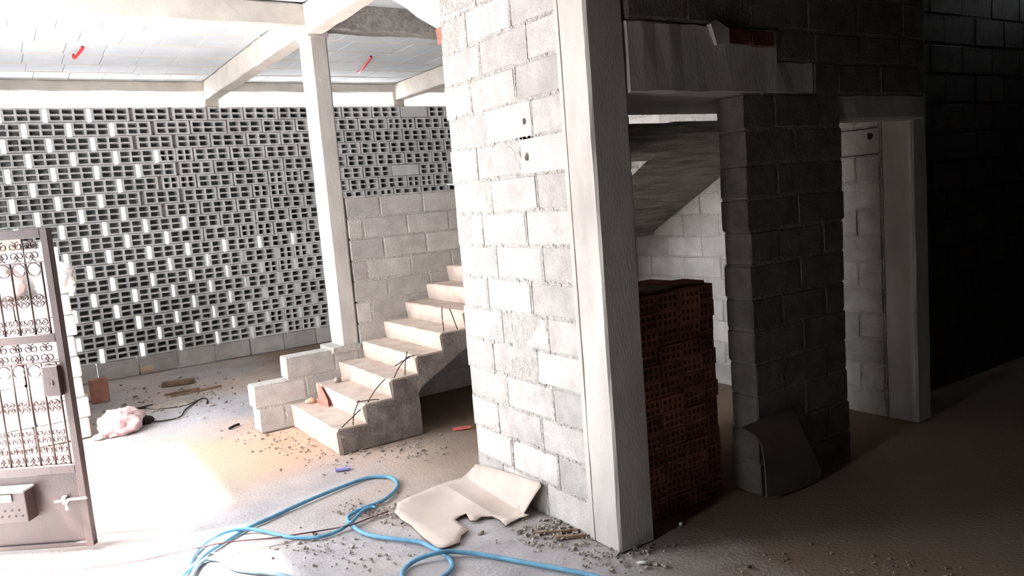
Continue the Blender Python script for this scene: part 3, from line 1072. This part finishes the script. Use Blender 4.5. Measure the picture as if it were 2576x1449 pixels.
A_PX = [(455, 1449), (490, 1421), (519, 1392), (575, 1357), (619, 1330), (678, 1304), (750, 1270), (818, 1241), (874, 1219), (924, 1202), (970, 1199), (993, 1207),
        (1000, 1221), (989, 1239), (961, 1260), (917, 1277), (886, 1292), (874, 1305), (883, 1320), (911, 1339), (948, 1350), (1004, 1357), (1057, 1364), (1088, 1378),
        (1107, 1387), (1124, 1398), (1138, 1420), (1130, 1438), (1105, 1456), (1060, 1472), (1022, 1464), (1012, 1443), (1029, 1420), (1057, 1404), (1104, 1390), (1150, 1388),
        (1228, 1398), (1321, 1415), (1414, 1432), (1486, 1447), (1560, 1470)]
lift = {33: .012, 34: .022, 35: .012}
tag(tube_obj('blue_hose', floor_path(A_PX, .0105, lift), .0105, M_HOSE, sides=12), 'long blue hose looping across the floor to the bottom right', 'hose')
C_PX = [(470, 1440), (482, 1405), (510, 1371), (546, 1348), (584, 1334), (628, 1331), (675, 1339), (717, 1349), (762, 1353), (802, 1351), (840, 1340), (871, 1323), (893, 1305), (911, 1286), (930, 1277), (945, 1276)]
tag(tube_obj('blue_hose', floor_path(C_PX, .009, {3: .02, 4: .022, 5: .012, 11: .008, 12: .018, 13: .01}), .009, M_HOSE, sides=12), 'shorter pale blue hose ending beside the cardboard sheet', 'hose')
D_PX = [(462, 1470), (497, 1418), (525, 1405), (552, 1408), (562, 1419), (545, 1427), (520, 1424), (505, 1418), (515, 1427), (560, 1433), (619, 1436), (678, 1442), (745, 1455)]
D_PX = [(475, 1462), (497, 1424), (520, 1407), (548, 1407), (566, 1417), (592, 1431), (640, 1438), (690, 1443), (760, 1460)]
tag(tube_obj('grey_hose', floor_path(D_PX, .010), .010, M_HOSE2, sides=12), 'grey-blue hose end curling at the bottom edge left of centre', 'hose')
E_PX = [(-60, 1424), (0, 1429), (74, 1433), (177, 1433), (265, 1424), (354, 1410), (442, 1390), (516, 1374), (590, 1362), (678, 1354), (762, 1342), (824, 1332), (874, 1323), (902, 1314), (936, 1301), (964, 1291), (976, 1287)]
tag(tube_obj('maroon_cable', floor_path(E_PX, .0035, {7: .02, 8: .01, 10: .015, 11: .006, 12: .02, 13: .01}), .0035, M_CABLE, sides=8), 'thin maroon cable running left from the cardboard across the blue hoses', 'cable')
F_PX = [(160, 1449), (280, 1430), (420, 1412), (560, 1388), (680, 1374), (740, 1360)]
tag(tube_obj('dusty_cord', floor_path(F_PX, .002), .002, M_CHIP, sides=6), 'thin dusty cord lying below the maroon cable', 'cord')

# ------------------------------------------------------------------ cardboard
z6 = lambda q: (700 + q[0] / 3.22, 1140 + q[1] / 3.22)
OUT0 = [(1600, 85), (1740, 118), (1950, 185), (2118, 235), (2128, 268), (2060, 370), (1990, 488), (2035, 502), (1880, 560), (1842, 592), (1800, 540),
        (1730, 512), (1650, 515), (1600, 548), (1555, 545), (1520, 488), (1432, 535), (1540, 625), (1482, 668), (1470, 722), (1380, 755), (1280, 770),
        (1150, 660), (1080, 590), (1000, 540), (940, 480), (962, 400), (1080, 345), (1280, 262), (1490, 195), (1560, 130)]


def card_z(x, y):
    d = ((x - 1480) * 305 - (y - 195) * 500) / 585.7          # past the fold the sheet rises against the wall
    z = .010 + (.16 * d / 290 if d > 0 else 0)
    z += .012 * math.exp(-abs(d + 118) / 45)
    return z + .006 * math.sin(x * .011 + y * .007)


OUT = []
for i, p in enumerate(OUT0):
    q = OUT0[(i + 1) % len(OUT0)]
    m_ = max(1, int(math.hypot(q[0] - p[0], q[1] - p[1]) / 38))
    for k in range(m_):
        t = k / m_
        w = 6 if (k and 7 <= i <= 25) else 2
        x, y = p[0] + (q[0] - p[0]) * t + random.uniform(-w, w), p[1] + (q[1] - p[1]) * t + random.uniform(-w, w)
        OUT.append((x, y, card_z(x, y)))


def inside(x, y, margin=14):
    c = False
    n_ = len(OUT0)
    for i in range(n_):
        (x1, y1), (x2, y2) = OUT0[i], OUT0[(i + 1) % n_]
        if (y1 > y) != (y2 > y) and x < (x2 - x1) * (y - y1) / (y2 - y1) + x1:
            c = not c
        t = max(0, min(1, ((x - x1) * (x2 - x1) + (y - y1) * (y2 - y1)) / ((x2 - x1) ** 2 + (y2 - y1) ** 2)))
        if math.hypot(x - x1 - t * (x2 - x1), y - y1 - t * (y2 - y1)) < margin:
            return False
    return c


INN = []
for dv in list(range(-480, 420, 45)) + [-150, -85]:
    for du in range(-700, 1000, 45):
        x, y = 1480 + du * .8537 + dv * .5207, 195 + du * .5207 - dv * .8537
        if inside(x, y):
            INN.append((x, y, card_z(x, y)))
allp = [at(*z6(q[:2]), q[2]) for q in OUT + INN]
v2 = [Vector((p.x, p.y)) for p in allp]
n = len(OUT)
res = delaunay_2d_cdt(v2, [(i, (i + 1) % n) for i in range(n)], [], 1, 1e-6)
bm = bmesh.new()
lookup = {}
for i, v in enumerate(res[0]):
    src = res[3][i]
    z = allp[src[0]].z if src else .03
    lookup[i] = bm.verts.new((v.x, v.y, z))
for f in res[2]:
    bm.faces.new([lookup[k] for k in f])
bmesh.ops.recalc_face_normals(bm, faces=bm.faces[:])
if sum(f.normal.z for f in bm.faces) < 0:
    bmesh.ops.reverse_faces(bm, faces=bm.faces[:])
c0 = at(*z6((1500, 400)), 0)
for v in bm.verts:
    v.co -= c0
me = from_bm(bm, 'cardboard')
me.materials.append(M_CARD)
me.materials.append(M_CARDEDGE)
for p in me.polygons:
    p.use_smooth = True
me.set_sharp_from_angle(angle=.35)
cb = link('cardboard_sheet', me, None, None, c0)
sol = cb.modifiers.new('thickness', 'SOLIDIFY')
sol.thickness = .006
sol.offset = -1
sol.material_offset_rim = 1
tag(cb, 'torn tan cardboard sheet on the floor, folded up against the broad wall', 'cardboard')

# ------------------------------------------------------------------ loose things on the floor and stairs
z5 = lambda x, y: (180 + x / 4.441, 880 + y / 4.441)
sk = at(*z5(490, 940), 0)
lump('pink_sack', (sk.x + .05, sk.y + .0, 0), (.30, .24, .20), M_SACK, 11, 'crumpled pale pink sack on the floor beyond the gate', 'sack', .5, 4, .2)
sk2 = at(*z5(690, 860), 0)
lump('green_rag', (sk2.x + .10, sk2.y + .02, 0), (.12, .09, .08), M_DARK, 12, 'small dark rag beside the pale pink sack', 'rag', .2, 2, .2)
sk3 = at(*z5(325, 985), 0)
lump('white_scrap', (sk3.x - .02, sk3.y - .04, 0), (.08, .06, .05), M_WHITE, 13, 'small white scrap in front of the pale pink sack', 'scrap', 0, 2, .2)


def stick(name, a, b, r, m, label, cat='stick', flatten=None, lift=0.0):
    A, B = at(*z5(*a), r + lift), at(*z5(*b), r + lift)
    if flatten:
        bm = bmesh.new()
        d = (B - A)
        bm_box(bm, (0, 0, 0), (d.length, flatten, r * 2))
        bmesh.ops.bevel(bm, geom=bm.edges[:], offset=.002, segments=1, affect='EDGES')
        return tag(link(name, from_bm(bm, name), m, None, (A + B) / 2, (0, 0, math.atan2(d.y, d.x))), label, cat)
    return tag(tube_obj(name, [A, (A + B) / 2 + Vector((0, 0, .003)), B], r, m, None, 6), label, cat)


stick('wooden_plank', (1010, 390), (1370, 340), .018, M_WOOD, 'short wide weathered plank on the floor before the perforated wall', 'plank', .12)
stick('wooden_lath', (1040, 505), (1430, 428), .008, M_WOOD, 'upper of two thin laths lying near the short plank', 'lath', .03)
stick('wooden_lath', (1110, 520), (1670, 402), .008, M_WOOD, 'longer lower lath lying near the short plank', 'lath', .03)
stick('dark_stick', (560, 700), (910, 620), .012, M_DARK, 'dark stick pointing from the pale pink sack to the back wall')
stick('dark_stick', (640, 820), (800, 770), .010, M_DARK, 'short dark stick at the right of the pale pink sack')
stick('dark_stick', (1760, 880), (1870, 830), .010, M_DARK, 'short dark splinter on the open floor left of the stepped blocks')
cbpts = [(760, 815), (880, 800), (1010, 795), (1150, 770), (1230, 735), (1270, 670), (1350, 610), (1420, 560), (1490, 540), (1520, 565), (1510, 600)]
tag(tube_obj('black_cable', smooth_path([at(*z5(*q), .006) for q in cbpts], 4), .006, M_DARK), 'black cable trailing right from the pale pink sack', 'cable')
rb = at(*z5(340, 600), 0)
rbk = link('clay_brick', hollow_mesh(.143, .0815, .22, 4, 2, .10, .011, .011), None, None, (rb.x, rb.y + .1, .11), (math.pi / 2, 0, .3))
tag(rbk, 'lone red clay brick upright on the floor right of the white block stack', 'brick')
pl = at(*z5(860, 270), 0)
lump('sand_pile', (pl.x, pl.y + .1, 0), (.22, .2, .14), M_TAN, 21, 'small tan heap of sand at the foot of the perforated wall', 'heap', 0, 3, .06)
pg = at(*z5(1450, 570), 0)
lump('grey_rag', (pg.x - .25, pg.y + .1, 0), (.42, .26, .02), M_CHIP, 22, 'flat pale grey rag lying along the black cable', 'rag', -.5, 3, .1)

q = aty(842, 952, 5.72)
lump('stone', (q.x, 5.66, NZ + RISE), (.06, .05, .05), M_CHIP, 31, 'fist-sized grey stone on the second step', 'stone', 0, 2, .2)
# crumpled red plastic on the first tread
bm = bmesh.new()
base = aty(800, 1012, 5.62)
zt = NZ
xr = NX + RUN - .012
vs = [bm.verts.new(p) for p in ((xr - .02, 5.66, zt + .002), (xr - .015, 5.46, zt + .002), (xr - .008, 5.48, zt + .05), (xr - .006, 5.60, zt + .135), (xr - .01, 5.66, zt + .15), (xr - .03, 5.60, zt + .07))]
bm.faces.new((vs[0], vs[1], vs[5]))
bm.faces.new((vs[1], vs[2], vs[5]))
bm.faces.new((vs[2], vs[3], vs[5]))
bm.faces.new((vs[3], vs[4], vs[5]))
bm.faces.new((vs[4], vs[0], vs[5]))
bmesh.ops.recalc_face_normals(bm, faces=bm.faces[:])
o = link('red_wrapper', from_bm(bm, 'red_wrapper'), M_PINK)
o.modifiers.new('thickness', 'SOLIDIFY').thickness = .004
tag(o, 'salmon red plastic wrapper propped on the lowest step', 'wrapper')
lump('paper_scrap', (xr - .06, 5.71, zt), (.09, .07, .05), M_TAN, 33, 'crumpled tan paper scrap left of the red wrapper', 'paper', .4, 2, .25)

q = at(862, 1183, 0)
bm = bmesh.new()
bm_box(bm, (0, 0, .006), (.085, .035, .012))
bmesh.ops.subdivide_edges(bm, edges=bm.edges[:], cuts=2)
for v in bm.verts:
    v.co += Vector([random.uniform(-.003, .003) for _ in range(3)])
    v.co.z = max(v.co.z, .001)
tag(link('lilac_wrapper', from_bm(bm, 'lilac_wrapper'), M_LILAC, None, q, (0, 0, math.radians(-20))), 'small lilac wrapper on the floor below the stair foot', 'wrapper')
q = at(1162, 1080, 0)
tag(link('tile_shard', block_mesh(.13, .045, .014, 9, .003, .004), M_PINK, None, (q.x, q.y, .008), (0, 0, math.radians(-25))), 'orange tile shard on the floor under the stairs', 'shard')
q = at(1713, 1321, 0)
lump('white_pebble', (q.x, q.y, 0), (.03, .02, .018), M_WHITE, 41, 'white pebble on the dark floor right of the corner pillar', 'pebble', .3, 2, .2)
q = at(1618, 1418, 0)
lump('plaster_scrap', (q.x, q.y, 0), (.06, .022, .014), M_WHITE, 42, 'flat white plaster scrap on the floor below the corner pillar', 'scrap', -.6, 2, .25)
q = at(1885, 1428, 0)
lump('dark_clod', (q.x, q.y, 0), (.022, .018, .012), M_DARK, 43, 'small dark clod on the dark floor near the bottom edge', 'clod', 0, 2, .2)
for i, (a, b, lab) in enumerate((((1340, 1342), (1455, 1333), 'long splintered lath on the floor along the wall base'), ((1400, 1352), (1475, 1346), 'short splintered lath by the foot of the pillar'))):
    A, B = at(*a, .006), at(*b, .006)
    d = B - A
    bm = bmesh.new()
    bm_box(bm, (0, 0, 0), (d.length, .022, .01))
    for v in bm.verts:
        v.co += Vector([random.uniform(-.003, .003) for _ in range(3)])
    tag(link('wooden_lath', from_bm(bm, 'lath'), M_WOOD, None, (A + B) / 2, (0, 0, math.atan2(d.y, d.x))), lab, 'lath')

# red conduit stubs hanging from the ceiling
for (a, b, lab) in (((900, 182), (932, 147), 'bent red conduit stub under the ceiling right of the slender post'), ((185, 138), (207, 122), 'short red conduit stub under the ceiling at the far left')):
    A, B = at(*a, 3.13), at(*b, 3.14)
    m_ = (A + B) / 2 + Vector((-.03, .02, -.05))
    tag(tube_obj('red_conduit', smooth_path([A, m_, B, B + Vector((0, 0, .02))], 6), .012, M_REDPLASTIC), lab, 'conduit')

# ------------------------------------------------------------------ rubble and grit
gr = bmesh.new()


def chip(p, s):
    r = random.uniform(.5, 1.6)
    vs = bm_box(gr, (p[0], p[1], s * .25), (s * r, s * random.uniform(.5, 1), s * .5), Matrix.Rotation(random.uniform(0, 6.28), 3, 'Z') @ Matrix.Rotation(random.uniform(-.3, .3), 3, 'X'))
    for v in vs:
        v.co += Vector([random.uniform(-.25, .25) * s for _ in range(3)])
        v.co.z = max(v.co.z, -.004)


zones = [((640, 1100), (860, 1150), 60, 140, .014), ((860, 1130), (1100, 1120), 50, 120, .014), ((1000, 1300), (980, 1280), 60, 60, .012), ((1330, 1330), (1480, 1345), 70, 170, .016),
         ((1480, 1390), (1640, 1400), 60, 110, .014), ((700, 1380), (1000, 1400), 60, 110, .012), ((880, 1280), (980, 1290), 40, 60, .014), ((300, 1010), (700, 980), 90, 170, .022), ((1700, 1400), (2400, 1430), 80, 60, .009)]
for (a, b, sp_, cnt, s) in zones:
    for _ in range(cnt):
        t = random.random()
        p = at(a[0] + (b[0] - a[0]) * t + random.gauss(0, sp_ * .7), min(1500, a[1] + (b[1] - a[1]) * t + random.gauss(0, sp_ * .35)))
        if p.y > 9.1:
            continue
        chip(p, s * random.uniform(.4, 1.25))
tag(link('rubble', from_bm(gr, 'rubble'), M_CHIP), 'scattered grit and mortar crumbs over the floor', 'rubble', None, 'stuff')
